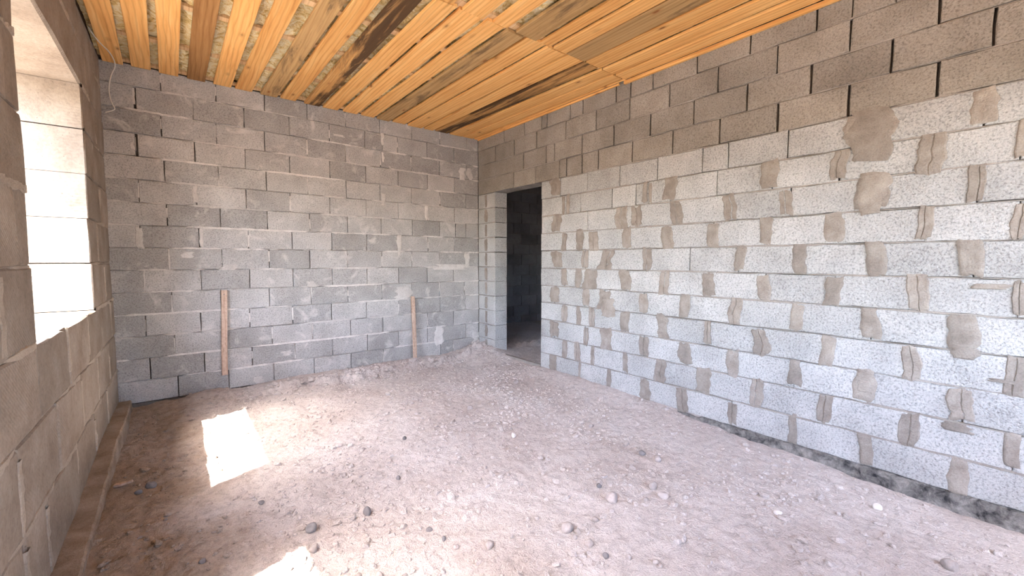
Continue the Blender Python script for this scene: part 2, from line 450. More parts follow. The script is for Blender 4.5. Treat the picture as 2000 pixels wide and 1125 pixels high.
def stone_mat(name, a, b):
    t = NT(name, 0.9, 0.2)
    p = t.pos()
    c = t.ramp(t.noise(p, 30, 5, 0.65), [(0.3, a), (0.7, b)])
    c = t.mix(1.0, c, t.ramp(t.rnd(), [(0, 0.8), (1, 1.15)]), 'MULTIPLY')
    t.color(c)
    t.bump(t.noise(p, 90, 4, 0.7), 0.4, 0.004)
    return t.m
MAT_STONE = stone_mat('grey_pink_stone', (0.33, 0.28, 0.26), (0.50, 0.44, 0.415))
MAT_STONE_D = stone_mat('dark_grey_stone', (0.16, 0.145, 0.145), (0.27, 0.25, 0.25))
MAT_STONE_L = stone_mat('pale_stone', (0.52, 0.48, 0.45), (0.68, 0.63, 0.60))
MAT_GROUND = mortar('outdoor_sand', (0.22, 0.185, 0.145), (0.29, 0.25, 0.20), 0.5, 1.2)
t = NT('white_cable', 0.45, 0.4)
t.b.inputs['Base Color'].default_value = (0.72, 0.68, 0.62, 1)
MAT_CABLE = t.m
t = NT('roof_deck', 0.95, 0.1)
t.b.inputs['Base Color'].default_value = (0.10, 0.07, 0.045, 1)
MAT_DECK = t.m

# ------------------------------------------------------------------ geometry constants
XL = -3.813            # room face of the window wall
TL = 0.555             # its thickness
YF = -6.4              # wall behind the camera
H = 3.0
WIN = [(-2.49, -1.0), (-4.80, -3.31)]     # window openings (y range)
WZ0, WZ1 = 0.95, 2.45
DOOR = (-1.322, -0.40)
DZ = 2.2

F_BACK = lambda a, z, d: (a, -d, z)
F_RIGHT = lambda a, z, d: (-d, a, z)
F_LEFT = lambda a, z, d: (XL + d, a, z)

def block(parent, frame, a0, a1, z0, z1, depth, mat, jit=0.0022, bev=0.004, out=0.0, gap=(0.004, 0.004), name='block', chip=0.12):
    """One masonry block: uneven outline, chamfered front edge, full depth."""
    a0, a1 = min(a0, a1) + gap[0], max(a0, a1) - gap[0]
    z0, z1 = z0 + gap[1], z1 - gap[1]
    if a1 - a0 < 0.02:
        return None
    na = 4 if a1 - a0 > 0.25 else 2
    pts = []
    for i in range(na):
        pts.append((a0 + (a1 - a0) * i / na, z0))
    for i in range(2):
        pts.append((a1, z0 + (z1 - z0) * i / 2))
    for i in range(na):
        pts.append((a1 - (a1 - a0) * i / na, z1))
    for i in range(2):
        pts.append((a0, z1 - (z1 - z0) * i / 2))
    ca, cz = (a0 + a1) / 2, (z0 + z1) / 2
    ha, hz = (a1 - a0) / 2, (z1 - z0) / 2
    corners = {0, na, na + 2, 2 * na + 2}
    fr, mid, bk = [], [], []
    for i, (a, z) in enumerate(pts):
        a += random.uniform(-jit, jit) if abs(a - a0) > 1e-6 and abs(a - a1) > 1e-6 else random.uniform(-jit, jit) * 0.7
        z += random.uniform(-jit, jit)
        b = bev * random.uniform(0.6, 1.6)
        if i in corners and random.random() < chip:
            b += random.uniform(0.008, 0.02)
        fa = ca + (a - ca) * max(0.3, 1 - b / ha)
        fz = cz + (z - cz) * max(0.3, 1 - b / hz)
        fr.append((fa, fz, out))
        mid.append((a, z, out - bev * random.uniform(0.8, 1.5)))
        bk.append((a, z, -depth))
    n = len(pts)
    c0 = Vector(frame(ca, cz, -depth / 2))
    V = [Vector(frame(*q)) - c0 for q in fr + mid + bk]
    F = [tuple(range(n))]
    for i in range(n):
        j = (i + 1) % n
        F.append((i, j, n + j, n + i))
        F.append((n + i, n + j, 2 * n + j, 2 * n + i))
    F.append(tuple(range(3 * n - 1, 2 * n - 1, -1)))
    o = mesh_obj(name, V, F, mat, parent, c0)
    fix_normals(o)
    return o

def blob(parent, frame, a0, a1, z0, z1, mat, h=0.004, jag=0.22, name='mortar_patch', lift=0.0, tilt=0.0, groove=False, rows=13):
    """A trowelled smear lying on the wall face: ragged side edges, roughly level top and bottom."""
    a0, a1 = min(a0, a1), max(a0, a1)
    w, hh = a1 - a0, z1 - z0
    ca, cz = (a0 + a1) / 2, (z0 + z1) / 2
    sd = random.uniform(0, 999)
    cols = 7
    V, F = [], []
    jw = jag * w
    c0 = Vector(frame(ca, cz, 0))
    gpos = random.uniform(0.38, 0.62)
    us = [0.0, 0.07, 0.3, gpos - 0.06, gpos, gpos + 0.06, 0.72, 0.93, 1.0] if groove else [0.0, 0.07, 0.25, 0.5, 0.75, 0.93, 1.0]
    cols = len(us)
    for r in range(rows + 1):
        t_ = r / rows
        e_ = min(t_, 1 - t_) * rows
        bow = 1 - 0.16 * abs(2 * t_ - 1) ** 3
        l_ = ca - w / 2 * bow + jw * (float(fbm(t_ * 2.3 * max(1, hh / 0.2), sd, 3, 3, 0.65))) + tilt * (t_ - 0.5) * w
        r_ = ca + w / 2 * bow + jw * (float(fbm(t_ * 2.3 * max(1, hh / 0.2), sd + 40, 3, 3, 0.65))) + tilt * (t_ - 0.5) * w
        if r_ - l_ < 0.3 * w:
            l_, r_ = ca - 0.2 * w, ca + 0.2 * w
        for c, u in enumerate(us):
            edge = u in (0.0, 1.0) or r in (0, rows)
            z = z0 + hh * t_
            if r in (0, rows):
                z += 0.10 * hh * float(fbm(u * 2.2, sd + 80 + r, 2, 5))
            d = -0.0015 if edge else h * (0.75 + 0.5 * float(vnoise(u * 4, t_ * 5 + sd, 6)))
            if groove and abs(u - gpos) < 1e-6 and not edge:
                d = -0.002
            V.append(Vector(frame(l_ + (r_ - l_) * u, z, d + lift)) - c0)
    for r in range(rows):
        for c in range(cols - 1):
            q = r * cols + c
            F.append((q, q + 1, q + cols + 1, q + cols))
    o = mesh_obj(name, V, F, mat, parent, c0, smooth=not groove)
    fix_normals(o)
    n_ = sum((p.normal.dot(Vector(frame(0, 0, 1)) - Vector(frame(0, 0, 0))) for p in o.data.polygons))
    if n_ < 0:
        o.data.flip_normals()
    return o

def bead(parent, frame, runs, mat, half=0.005, amp=0.010, recess=-0.004, proud=0.006, step=0.022, name='mortar_joint', vert=False, thresh=0.5, freq=2.6):
    """Mortar along a joint: ragged squeezed-out ridge, thin where it was struck off. runs: list of (start, end, position)."""
    V, F = [], []
    for (s0, s1, pos_) in runs:
        m = max(2, int(abs(s1 - s0) / step))
        sd = random.randint(0, 9999)
        sv = np.linspace(s0, s1, m + 1)
        big = np.clip((fbm(sv * freq, np.full(m + 1, sd), 3, 3) + 0.5 - thresh) * 2.2, 0, 1)
        fine = vnoise(sv * 45, np.full(m + 1, sd + 0.5), 5)
        b0 = len(V)
        for i, s in enumerate(sv):
            hu = half + amp * big[i] * (0.3 + fine[i])
            hd = half + amp * big[i] * (0.3 + 1.3 * float(vnoise(s * 38, sd + 9.5, 8)))
            pr = recess + (proud - recess) * min(1, big[i] * 1.3) * (0.5 + 0.5 * fine[i])
            w = 0.004 * (float(vnoise(s * 6, sd + 3.3, 2)) - 0.5)
            for (t_, d_) in ((hu, min(recess, -0.002) - 0.004), (hu * 0.6, pr), (-hd * 0.6, pr * 0.9), (-hd, min(recess, -0.002) - 0.004)):
                q = (s, pos_ + t_ + w, d_) if not vert else (pos_ + t_ + w, s, d_)
                V.append(frame(*q))
        for i in range(m):
            for k in range(3):
                a = b0 + i * 4 + k
                F.append((a, a + 1, a + 5, a + 4))
    if not V:
        return None
    c0 = Vector(V[0])
    o = mesh_obj(name, [Vector(v) - c0 for v in V], F, mat, parent, c0)
    fix_normals(o)
    return o

# ================================================================== STRUCTURE
# ---- outside ground
g = mesh_obj('ground_outside', [(-60, -60, -0.36), (60, -60, -0.36), (60, 60, -0.36), (-60, 60, -0.36)], [(0, 1, 2, 3)], MAT_GROUND)
structure(g, 'sunlit sandy ground outside the window')

# ---- floor
XR = np.interp
def floor_h(x, y):
    x = np.asarray(x, float); y = np.asarray(y, float)
    h = -0.05 + 0.020 * fbm(x * 0.9, y * 0.9, 3, 1)
    ss = lambda a, b, v: np.clip((v - a) / (b - a), 0, 1) ** 2 * (3 - 2 * np.clip((v - a) / (b - a), 0, 1))
    wob = 0.10 * fbm(x * 3.0, y * 0 + 2.2, 3, 9)
    heap = ss(-0.30, -0.22, y + wob) * ss(-3.1, -2.4, x)
    h = h + heap * 0.06 + ss(-0.5, -0.1, y) * 0.012
    h = h + 0.085 * np.exp(-(((x + 3.18) / 0.24) ** 2 + ((y + 0.13) / 0.16) ** 2))
    h = h + 0.11 * np.exp(-(((x + 0.08) / 0.28) ** 2 + ((y + 0.30) / 0.30) ** 2))
    prof = np.interp(y, [-6.4, -4.9, -4.2, -3.7, -3.3, -2.9, -2.4, -1.4, -0.6, 0.0, 1.5], [-0.05, -0.045, -0.03, -0.015, 0.015, 0.05, 0.07, 0.08, 0.07, 0.03, 0.03])
    wgt = np.where(x < 0, np.exp(-(x / np.where(y < -3.2, 0.55, 0.32)) ** 2), 1.0)
    h = h + np.where(x < 0, prof * wgt, 0.055)
    rough = 1 + 4.0 * np.exp(-((y + 0.24 + wob) / 0.09) ** 2) * ss(-3.0, -2.4, x) + 0.8 * np.exp(-((x + 3.4) / 0.5) ** 2)
    h = h + rough * (0.011 * fbm(x * 6, y * 6, 3, 21) + 0.0065 * fbm(x * 24, y * 24, 2, 41))
    cl = vnoise(x * 17, y * 17, 77) * vnoise(x * 41, y * 41, 99)
    h = h + rough * 0.016 * np.clip(cl - 0.42, 0, 1)
    return h

xs = np.concatenate([np.linspace(-3.9, 0.3, 321), np.linspace(0.36, 4.2, 80)])
ys = np.concatenate([np.linspace(YF - 0.1, -3.6, 140)[:-1], np.linspace(-3.6, 0.1, 300), np.linspace(0.14, 1.6, 40)])
GX, GY = np.meshgrid(xs, ys)
GZ = floor_h(GX, GY)
nx, ny = len(xs), len(ys)
V = np.stack([GX.ravel(), GY.ravel(), GZ.ravel()], 1)
ii = (np.arange(ny - 1)[:, None] * nx + np.arange(nx - 1)[None, :]).ravel()
Fq = np.stack([ii, ii + 1, ii + nx + 1, ii + nx], 1)
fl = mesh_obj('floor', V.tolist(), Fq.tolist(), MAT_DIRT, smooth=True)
structure(fl, 'uneven packed dirt floor strewn with crumbs of earth')

# ---- wall cores (blocks, joints and smears are their children)
def wall(name, lst, label, mat=MAT_CORE):
    v, f = boxes(lst)
    return structure(mesh_obj(name, v, f, mat), label)

c0, c1 = XL - TL + 0.04, XL - 0.04
e = 0.03
lst = [(c0, c1, YF, 0.0, -0.3, WZ0 - e), (c0, c1, YF, 0.0, WZ1 + e, 2.99),
       (c0, c1, WIN[0][1] + e, 0.0, WZ0 - e, WZ1 + e), (c0, c1, WIN[1][1] + e, WIN[0][0] - e, WZ0 - e, WZ1 + e), (c0, c1, YF, WIN[1][0] - e, WZ0 - e, WZ1 + e)]
wall_left = wall('wall_left', lst, 'thick window wall of large sawn blocks on the left')
wall_back = wall('wall_back', [(XL - TL, 0.0, 0.045, 0.3, -0.3, 3.02), (XL - TL, 0.0, 0.006, 0.05, -0.3, -0.004)], 'grey concrete block wall at the far end')
wall_right = wall('wall_right', [(0.05, 0.15, YF, DOOR[0] - e, -0.3, 2.99), (0.05, 0.15, DOOR[0] - e, DOOR[1] + e, DZ + 0.06, 2.99), (0.05, 0.15, DOOR[1] + e, 0.03, -0.3, 2.99)],
                  'pale concrete block wall with the doorway on the right')
FWX = (-2.5, -0.35)  # span of an unseen window opening, added to let in more daylight
wall_front = wall('wall_front', [(XL - TL, 0.2, YF - 0.4, YF, -0.3, WZ0), (XL - TL, 0.2, YF - 0.4, YF, WZ1, 3.02), (XL - TL, FWX[0], YF - 0.4, YF, WZ0, WZ1), (FWX[1], 0.2, YF - 0.4, YF, WZ0, WZ1)],
                  'block wall behind the viewer with an added, unseen window opening', MAT_FRONT)
wall_adj = wall('wall_adjoining', [(0.2, 4.2, 1.35, 1.5, -0.3, 3.02), (4.0, 4.2, -3.6, -1.6, -0.3, 3.02), (4.0, 4.2, -0.9, 1.5, -0.3, 3.02), (4.0, 4.2, -1.6, -0.9, -0.3, 1.0), (4.0, 4.2, -1.6, -0.9, 1.9, 3.02), (0.2, 4.2, -3.8, -3.6, -0.3, 3.02), (0.0, 0.2, 0.03, 1.5, -0.3, 3.02)],  # far side wall has a small unseen opening, added to brighten this room
                'block walls of the dark room beyond the doorway', MAT_BED)

# ---- back wall blocks
CH = 0.2
for k in range(15):
    js = [XL - 0.02] + BJ[k] + [0.0]
    for a, b in zip(js[:-1], js[1:]):
        wide = (k in (13, 11) and abs(a + 3.604) < 0.02)
        block(wall_back, F_BACK, a + (0.012 if wide else 0), b, k * CH, min((k + 1) * CH, 2.985), 0.055, MAT_BACK,
              gap=(0.003, 0.003), out=random.uniform(-0.003, 0.003), jit=0.0025)
for k in range(1, 15):
    bead(wall_back, F_BACK, [(XL, 0.0, k * CH)], MAT_BEAD, half=0.0018, amp=0.014, recess=-0.008, proud=0.007, thresh=0.33, freq=4.2)
for k in range(15):
    runs = []
    for a in BJ[k]:
        if random.random() < 0.55:
            z0 = k * CH + random.uniform(0.0, 0.08)
            runs.append((z0, k * CH + random.uniform(0.13, 0.2), a))
    bead(wall_back, F_BACK, runs, MAT_BEAD, half=0.002, amp=0.010, recess=-0.008, proud=0.004, vert=True, thresh=0.3)
# smears of pale mortar: (x, z, width, height)
for (x, z, w, h_) in BACK_SMEARS:
    blob(wall_back, F_BACK, x - w / 2, x + w / 2, z - h_ / 2, z + h_ / 2, MAT_BEAD, h=0.004, jag=0.5, name='mortar_smear')

# ---- right wall blocks
for k in range(15):
    js = list(RJ[k])
    while js[-1] > YF + 0.45:
        js.append(js[-1] - 0.4)
    start = 0.0 if k >= 11 else DOOR[0]
    js = [start] + js + [YF]
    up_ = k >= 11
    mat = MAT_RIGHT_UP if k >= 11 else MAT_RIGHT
    for a, b in zip(js[:-1], js[1:]):
        g_ = 0.0065 if up_ else 0.003
        block(wall_right, F_RIGHT, b, a, k * CH, min((k + 1) * CH, 2.985), 0.2, mat, gap=(g_ * random.uniform(0.4, 1.3), 0.004),
              out=random.uniform(-0.004, 0.004), jit=0.003, chip=0.2)
    if k < 11:
        block(wall_right, F_RIGHT, DOOR[1], 0.0, k * CH, (k + 1) * CH, 0.2, MAT_RIGHT, gap=(0.002, 0.004), jit=0.003)
for k in range(1, 15):
    runs = [(YF, 0.0, k * CH)] if k >= 11 else [(YF, DOOR[0] - 0.005, k * CH), (DOOR[1] + 0.005, 0.0, k * CH)]
    if k == 11:
        runs = [(YF, DOOR[0], k * CH)]
    bead(wall_right, F_RIGHT, runs, MAT_BED, half=0.003, amp=0.008 if k < 11 else 0.006, recess=-0.009 if k >= 10 else -0.005, proud=0.003, thresh=0.45)
for k, lst in RP.items():
    for (ya, yb) in lst:
        w = abs(ya - yb)
        mid = (ya + yb) / 2
        z0, z1 = k * CH + random.uniform(-0.01, 0.02), (k + 1) * CH + random.uniform(-0.012, 0.012)
        blob(wall_right, F_RIGHT, ya, yb, z0, z1, MAT_PATCH, jag=0.24, tilt=random.uniform(-0.25, 0.25), groove=random.random() < 0.4, lift=0.0025)
for (y, z, w, h_) in RIGHT_SMEARS:
    blob(wall_right, F_RIGHT, y - w / 2, y + w / 2, z - h_ / 2, z + h_ / 2, MAT_PATCH, h=0.005, jag=0.3, lift=0.004)
for k in range(0, 11):
    w = 0.05 if k % 2 == 0 else 0.07
    blob(wall_right, F_RIGHT, -0.19 - w / 2, -0.19 + w / 2, k * CH + 0.015, k * CH + 0.19, MAT_PATCH, jag=0.3)

# ---- left wall blocks (0.3 m courses)
LZ = [0.0, 0.32, 0.64, 0.95, 1.265, 1.57, 1.865, 2.16, 2.45, 2.74, 2.99]
LJ = {0: [-5.9, -5.3, -4.7, -4.1, -3.45, -2.834, -2.536, -1.894, -1.285, -0.69], 1: [-5.6, -5.0, -4.4, -3.8, -3.3, -2.841, -2.25, -1.654, -1.049, -0.45],
      2: [-5.9, -5.3, -4.7, -4.1, -3.6, -3.1, -2.507, -1.911, -1.32, -0.77, -0.2]}
for i in range(10):
    z0, z1 = LZ[i], LZ[i + 1]
    if i < 3:
        segs = [[YF] + LJ[i] + [0.0]]
    elif i < 8:
        o_ = 0.0 if i % 2 else 0.25
        segs = [[YF, -5.6 + o_, -5.2 + o_, WIN[1][0]], [WIN[1][1], -2.90 if i % 2 else -3.0, -2.66 if i % 2 == 0 else WIN[0][0], WIN[0][0]] if i % 2 == 0 else [WIN[1][1], -2.90, WIN[0][0]],
                [WIN[0][1], -0.42 if i % 2 else -0.66, 0.0]]
    else:
        segs = [[YF, -5.7, -5.05], [-3.1, -2.72], [-0.78, -0.3, 0.0]] if i == 8 else [[YF, -5.8, -5.2, -4.6, -4.0, -3.4, -2.8, -2.2, -1.6, -1.0, -0.4, 0.0]]
    for sg in segs:
        for a, b in zip(sg[:-1], sg[1:]):
            block(wall_left, F_LEFT, a, b, z0, z1, TL, MAT_LEFT, gap=(0.0035, 0.004), jit=0.004, bev=0.006, out=random.uniform(-0.004, 0.004), chip=0.25)
for (a, b) in ((-2.72, -0.78), (-5.05, -3.1)):
    block(wall_left, F_LEFT, a, b, WZ1, 2.74, TL, MAT_LEFT, gap=(0.003, 0.0), jit=0.006, bev=0.01, name='lintel')
for i in range(1, 10):
    z = LZ[i]
    runs = [(YF, 0.0, z)] if i < 4 or i > 8 else [(YF, WIN[1][0] - 0.02, z), (WIN[1][1] + 0.02, WIN[0][0] - 0.02, z), (WIN[0][1] + 0.02, 0.0, z)]
    if i == 3:
        runs = [(YF, WIN[1][0] - 0.02, z), (WIN[1][1] + 0.02, WIN[0][0] - 0.02, z), (WIN[0][1] + 0.02, 0.0, z)]
    bead(wall_left, F_LEFT, runs, MAT_BEAD_L, half=0.004, amp=0.02, recess=-0.010, proud=0.008, thresh=0.34)
runs = []
for i in range(3):
    for a in LJ[i]:
        runs.append((LZ[i] + random.uniform(0, 0.08), LZ[i + 1] - random.uniform(0, 0.06), a))
for r_ in runs:
    bead(wall_left, F_LEFT, [r_], MAT_BEAD_L, half=0.005, amp=0.02, recess=-0.008, proud=0.008, vert=True, thresh=0.2)
for i in range(3, 8):
    for a in ((-0.42 if i % 2 else -0.66), (-2.90 if i % 2 else -3.0)):
        bead(wall_left, F_LEFT, [(LZ[i] + 0.02, LZ[i + 1] - 0.03, a)], MAT_BEAD_L, half=0.006, amp=0.03, recess=-0.006, proud=0.009, vert=True, thresh=0.2)

# ---- dark room blocks seen through the doorway
F_ADJ = lambda a, z, d: (a, 1.35 - d, z)
for k in range(13):
    x0 = 1.1 + (0.2 if k % 2 else 0.0)
    for n_ in range(6):
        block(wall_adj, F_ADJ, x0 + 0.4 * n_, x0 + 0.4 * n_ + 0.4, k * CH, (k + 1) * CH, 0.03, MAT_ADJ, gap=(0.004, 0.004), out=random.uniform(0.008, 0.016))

# ---- ledge of the footing under the window wall
yy = np.linspace(-6.3, -0.03, 110)
top = np.interp(yy, [-6.3, -3.0, -2.25, -1.65, -1.0, -0.6, -0.03], [-0.02, -0.02, 0.0, 0.03, 0.065, 0.06, 0.045])
wid = 0.088 + 0.012 * fbm(yy * 1.7, yy * 0, 3, 5) + 0.006 * fbm(yy * 14, yy * 0 + 3, 2, 6)
V, F = [], []
for i, y in enumerate(yy):
    t_ = top[i] + 0.006 * float(fbm(y * 9, 0.3, 2, 8))
    w_ = float(wid[i])
    V += [(XL - 0.03, y, t_), (XL + w_ * 0.55, y, t_ + 0.004 * float(fbm(y * 20, 4.4, 2, 2))), (XL + w_ - 0.008, y, t_), (XL + w_, y, t_ - 0.010), (XL + w_ + 0.012, y, -0.2)]
for i in range(len(yy) - 1):
    for k in range(4):
        a = i * 5 + k
        F.append((a, a + 1, a + 6, a + 5))
led = mesh_obj('trim_1', V, F, MAT_LEDGE)
fix_normals(led)
structure(led, 'dirty concrete footing ledge along the foot of the window wall')

# ---- tarred footing under the right wall
yy = np.linspace(-6.35, -2.9, 170)
V, F = [], []
for i, y in enumerate(yy):
    tz = 0.004 + 0.012 * float(fbm(y * 7, 1.7, 3, 14)) - (0.012 if y > -3.3 else 0)
    for (d, z) in ((-0.01, tz), (0.012 + 0.008 * float(fbm(y * 11, 2.0, 2, 4)), tz - 0.008), (0.02 + 0.012 * float(fbm(y * 13, 5.0, 2, 3)), -0.045), (0.035 + 0.012 * float(fbm(y * 9, 8.0, 2, 3)), -0.10), (0.03, -0.2)):
        V.append((-d, y, z))
for i in range(len(yy) - 1):
    for k in range(4):
        a = i * 5 + k
        F.append((a, a + 1, a + 6, a + 5))
tar = mesh_obj('trim_2', V, F, MAT_TAR)
fix_normals(tar)
structure(tar, 'black tarred footing strip showing under the right wall')

# ---- threshold at the doorway
V, F = boxes([(-0.012, 0.035, DOOR[0], DOOR[1], -0.1, 0.045)])
thr = mesh_obj('trim_3', V, F, MAT_BED)
structure(thr, 'low concrete threshold in the doorway')

# ---- ceiling: deck, insulation, battens, boards
V, F = boxes([(XL - TL - 0.1, 4.2, YF - 0.2, 1.6, 3.14, 3.2), (XL - TL, XL - 0.005, YF, 0.0, 2.99, 3.14), (0.2, 4.2, -3.8, 1.5, 3.0, 3.14), (0.003, 0.2, YF, 0.03, 2.99, 3.14), (XL - TL, 0.2, 0.0, 0.3, 3.0, 3.14), (XL - TL, 0.2, YF - 0.2, YF, 3.0, 3.14)])
ceiling = structure(mesh_obj('ceiling', V, F, MAT_DECK), 'board ceiling with yellow insulation showing in the gaps')
ZB_ = 2.965
xs = np.linspace(XL + 0.0, 0.0, 260)
ys = np.linspace(YF, 0.0, 300)
GX, GY = np.meshgrid(xs, ys)
GZ = 3.006 + 0.030 * fbm(GX * 7, GY * 2.6, 4, 61) + 0.020 * fbm(GX * 20, GY * 10, 3, 63)
GZ = np.clip(GZ, 2.989, 3.1)
nx, ny = len(xs), len(ys)
ii = (np.arange(ny - 1)[:, None] * nx + np.arange(nx - 1)[None, :]).ravel()
ins = mesh_obj('insulation_blanket', np.stack([GX.ravel(), GY.ravel(), GZ.ravel()], 1).tolist(), np.stack([ii, ii + 1, ii + nx + 1, ii + nx], 1).tolist(), MAT_WOOL, ceiling, smooth=True)
for (y, w) in ((-0.035, 0.06), (-0.62, 0.06), (-1.32, 0.06), (-1.9, 0.06), (-2.5, 0.10), (-3.3, 0.06), (-4.1, 0.06), (-4.9, 0.06), (-5.7, 0.06)):
    V, F = boxes([(XL + 0.02, -0.01, -w / 2, w / 2, -0.011, 0.011)])
    mesh_obj('batten', V, F, MAT_BATTEN, ceiling, (0, y, ZB_ + 0.022 + 0.0115))

def board(x0, x1, x0b, x1b, ya, yb, mat, dz=0.0):
    """Board from y=ya (x0..x1) to y=yb (x0b..x1b); uneven, slightly waney edges."""
    n = 18
    cx, cy = (x0 + x1 + x0b + x1b) / 4, (ya + yb) / 2
    sd = random.uniform(0, 999)
    V, F = [], []
    tw = random.uniform(-0.004, 0.004)
    for i in range(n + 1):
        t_ = i / n
        y = ya + (yb - ya) * t_
        a = x0 + (x0b - x0) * t_ + 0.005 * float(fbm(y * 1.6, sd, 3, 3))
        b = x1 + (x1b - x1) * t_ + 0.005 * float(fbm(y * 1.6, sd + 50, 3, 3))
        z = dz + 0.003 * float(fbm(y * 1.1, sd + 90, 2, 3))
        za, zb = z - tw * t_, z + tw * t_
        V += [(a - cx, y - cy, za + 0.021), (a - cx, y - cy, za + 0.003), (a + 0.003 - cx, y - cy, za), (b - 0.003 - cx, y - cy, zb), (b - cx, y - cy, zb + 0.003), (b - cx, y - cy, zb + 0.021)]
    for i in range(n):
        for k in range(5):
            q = i * 6 + k
            F.append((q, q + 1, q + 7, q + 6))
        F.append((i * 6 + 5, i * 6, i * 6 + 6, i * 6 + 11))
    F.append((0, 1, 2, 3, 4, 5)); m6 = n * 6
    F.append(tuple(m6 + k for k in (5, 4, 3, 2, 1, 0)))
    o = mesh_obj('board', V, F, mat, ceiling, (cx, cy, ZB_))
    fix_normals(o)
    return o
P_, B_, G_, D_ = MAT_PINE, MAT_BROWN, MAT_GREY, MAT_DARK
RUN1 = [(-3.789, -3.66, -3.74, -3.60, P_), (-3.606, -3.475, -3.565, -3.43, P_), (-3.422, -3.287, -3.39, -3.255, P_), (-3.226, -3.088, -3.19, -3.06, B_),
        (-3.023, -2.883, -2.99, -2.855, P_), (-2.851, -2.709, -2.77, -2.64, P_), (-2.636, -2.492, -2.55, -2.42, G_), (-2.457, -2.313, -2.39, -2.25, P_),
        (-2.25, -2.06, -2.215, -2.035, D_), (-2.053, -1.88, -1.995, -1.83, P_), (-1.839, -1.668, -1.815, -1.621, P_), (-1.643, -1.464, -1.60, -1.43, P_),
        (-1.451, -1.277, -1.415, -1.245, G_), (-1.26, -1.070, -1.23, -1.032, P_), (-1.062, -0.859, -1.02, -0.81, P_), (-0.844, -0.692, -0.80, -0.605, P_),
        (-0.685, -0.479, -0.598, -0.41, D_), (-0.463, -0.262, -0.37, -0.22, P_), (-0.255, -0.09, -0.21, -0.06, P_), (-0.08, -0.004, -0.05, -0.004, P_)]
for (a, b, a2, b2, m_) in RUN1:
    g_ = 0.0 if a < -2.3 else random.uniform(0.006, 0.018)
    board(a + g_, b - g_, a2 + g_, b2 - g_, -0.006, -2.497 + random.uniform(-0.012, 0.008), m_, dz=random.uniform(-0.006, 0.0))
RUN2 = [(-3.78, -3.62, P_), (-3.55, -3.4, P_), (-3.36, -3.2, G_), (-3.15, -3.0, P_), (-2.93, -2.78, P_), (-2.73, -2.56, P_), (-2.5, -2.33, G_), (-2.27, -2.09, P_), (-2.04, -1.86, P_),
        (-1.808, -1.622, P_), (-1.554, -1.409, P_), (-1.351, -1.135, G_), (-1.105, -0.985, P_), (-0.963, -0.825, P_), (-0.812, -0.60, G_), (-0.588, -0.385, P_), (-0.368, -0.21, P_), (-0.198, -0.035, P_)]
for (a, b, m_) in RUN2:
    g_ = random.uniform(0.0, 0.012)
    a, b = a + g_, b - g_
    board(a, b, a + random.uniform(-0.01, 0.01), b + random.uniform(-0.01, 0.01), -2.509 + random.uniform(-0.006, 0.008), YF + 0.01, m_, dz=random.uniform(-0.007, 0.0))
V, F = boxes([(-0.028, -0.004, -1.95, 1.95, -0.03, 0.0)])
mesh_obj('edge_strip', V, F, MAT_PINE, ceiling, (0, -4.43, ZB_ - 0.002))
V, F = boxes([(-0.022, -0.004, -1.2, 1.2, -0.016, 0.0)])
mesh_obj('edge_strip', V, F, MAT_PINE, ceiling, (0, -1.22, ZB_ - 0.002))

# ================================================================== THINGS
# ---- two laths against the back wall
def lath(x, z0, z1, w, label, lean=0.0, nail=None, foot=0.03, head=0.016):
    n = 8
    e_ = bpy.data.objects.new('wooden_lath', None)
    e_.location = (x, -foot, z0)
    link(e_)
    V, F = [], []
    for i in range(n + 1):
        t_ = i / n
        z = (z1 - z0) * t_
        o_ = lean * t_ + 0.002 * math.sin(5 * t_ + x)
        q_ = (foot - head) * t_
        V += [(-w / 2 + o_, 0.012 + q_, z), (w / 2 + o_, 0.012 + q_, z), (w / 2 + o_, -0.010 + q_, z), (w / 2 - 0.002 + o_, -0.012 + q_, z), (-w / 2 + 0.002 + o_, -0.012 + q_, z), (-w / 2 + o_, -0.010 + q_, z)]
    for i in range(n):
        for k in range(6):
            j = (k + 1) % 6
            F.append((i * 6 + k, i * 6 + j, i * 6 + 6 + j, i * 6 + 6 + k))
    F.append((0, 1, 2, 3, 4, 5)); F.append(tuple(n * 6 + k for k in (5, 4, 3, 2, 1, 0)))
    s_ = mesh_obj('strip', V, F, MAT_LATH, e_)
    fix_normals(s_)
    if nail:
        bm = bmesh.new()
        bmesh.ops.create_cone(bm, cap_ends=True, segments=10, radius1=0.006, radius2=0.004, depth=0.004)
        me = bpy.data.meshes.new('nail_head')
        bm.to_mesh(me); bm.free()
        me.materials.append(MAT_TAR)
        no = bpy.data.objects.new('nail_head', me)
        no.rotation_euler = (math.pi / 2, 0, 0)
        no.location = (lean * nail / (z1 - z0), -0.013 + (foot - head) * nail / (z1 - z0), nail)
        link(no, e_)
    tag(e_, label, 'lath')
    return e_
lath(-3.036, 0.155, 0.995, 0.05, 'narrow wooden lath fixed upright to the back wall near the window side', 0.022, nail=0.80, foot=0.028, head=0.022)
lath(-1.03, -0.02, 0.828, 0.045, 'narrow wooden lath standing upright on the dirt nearer the doorway', 0.008, nail=0.79, foot=0.085, head=0.018)

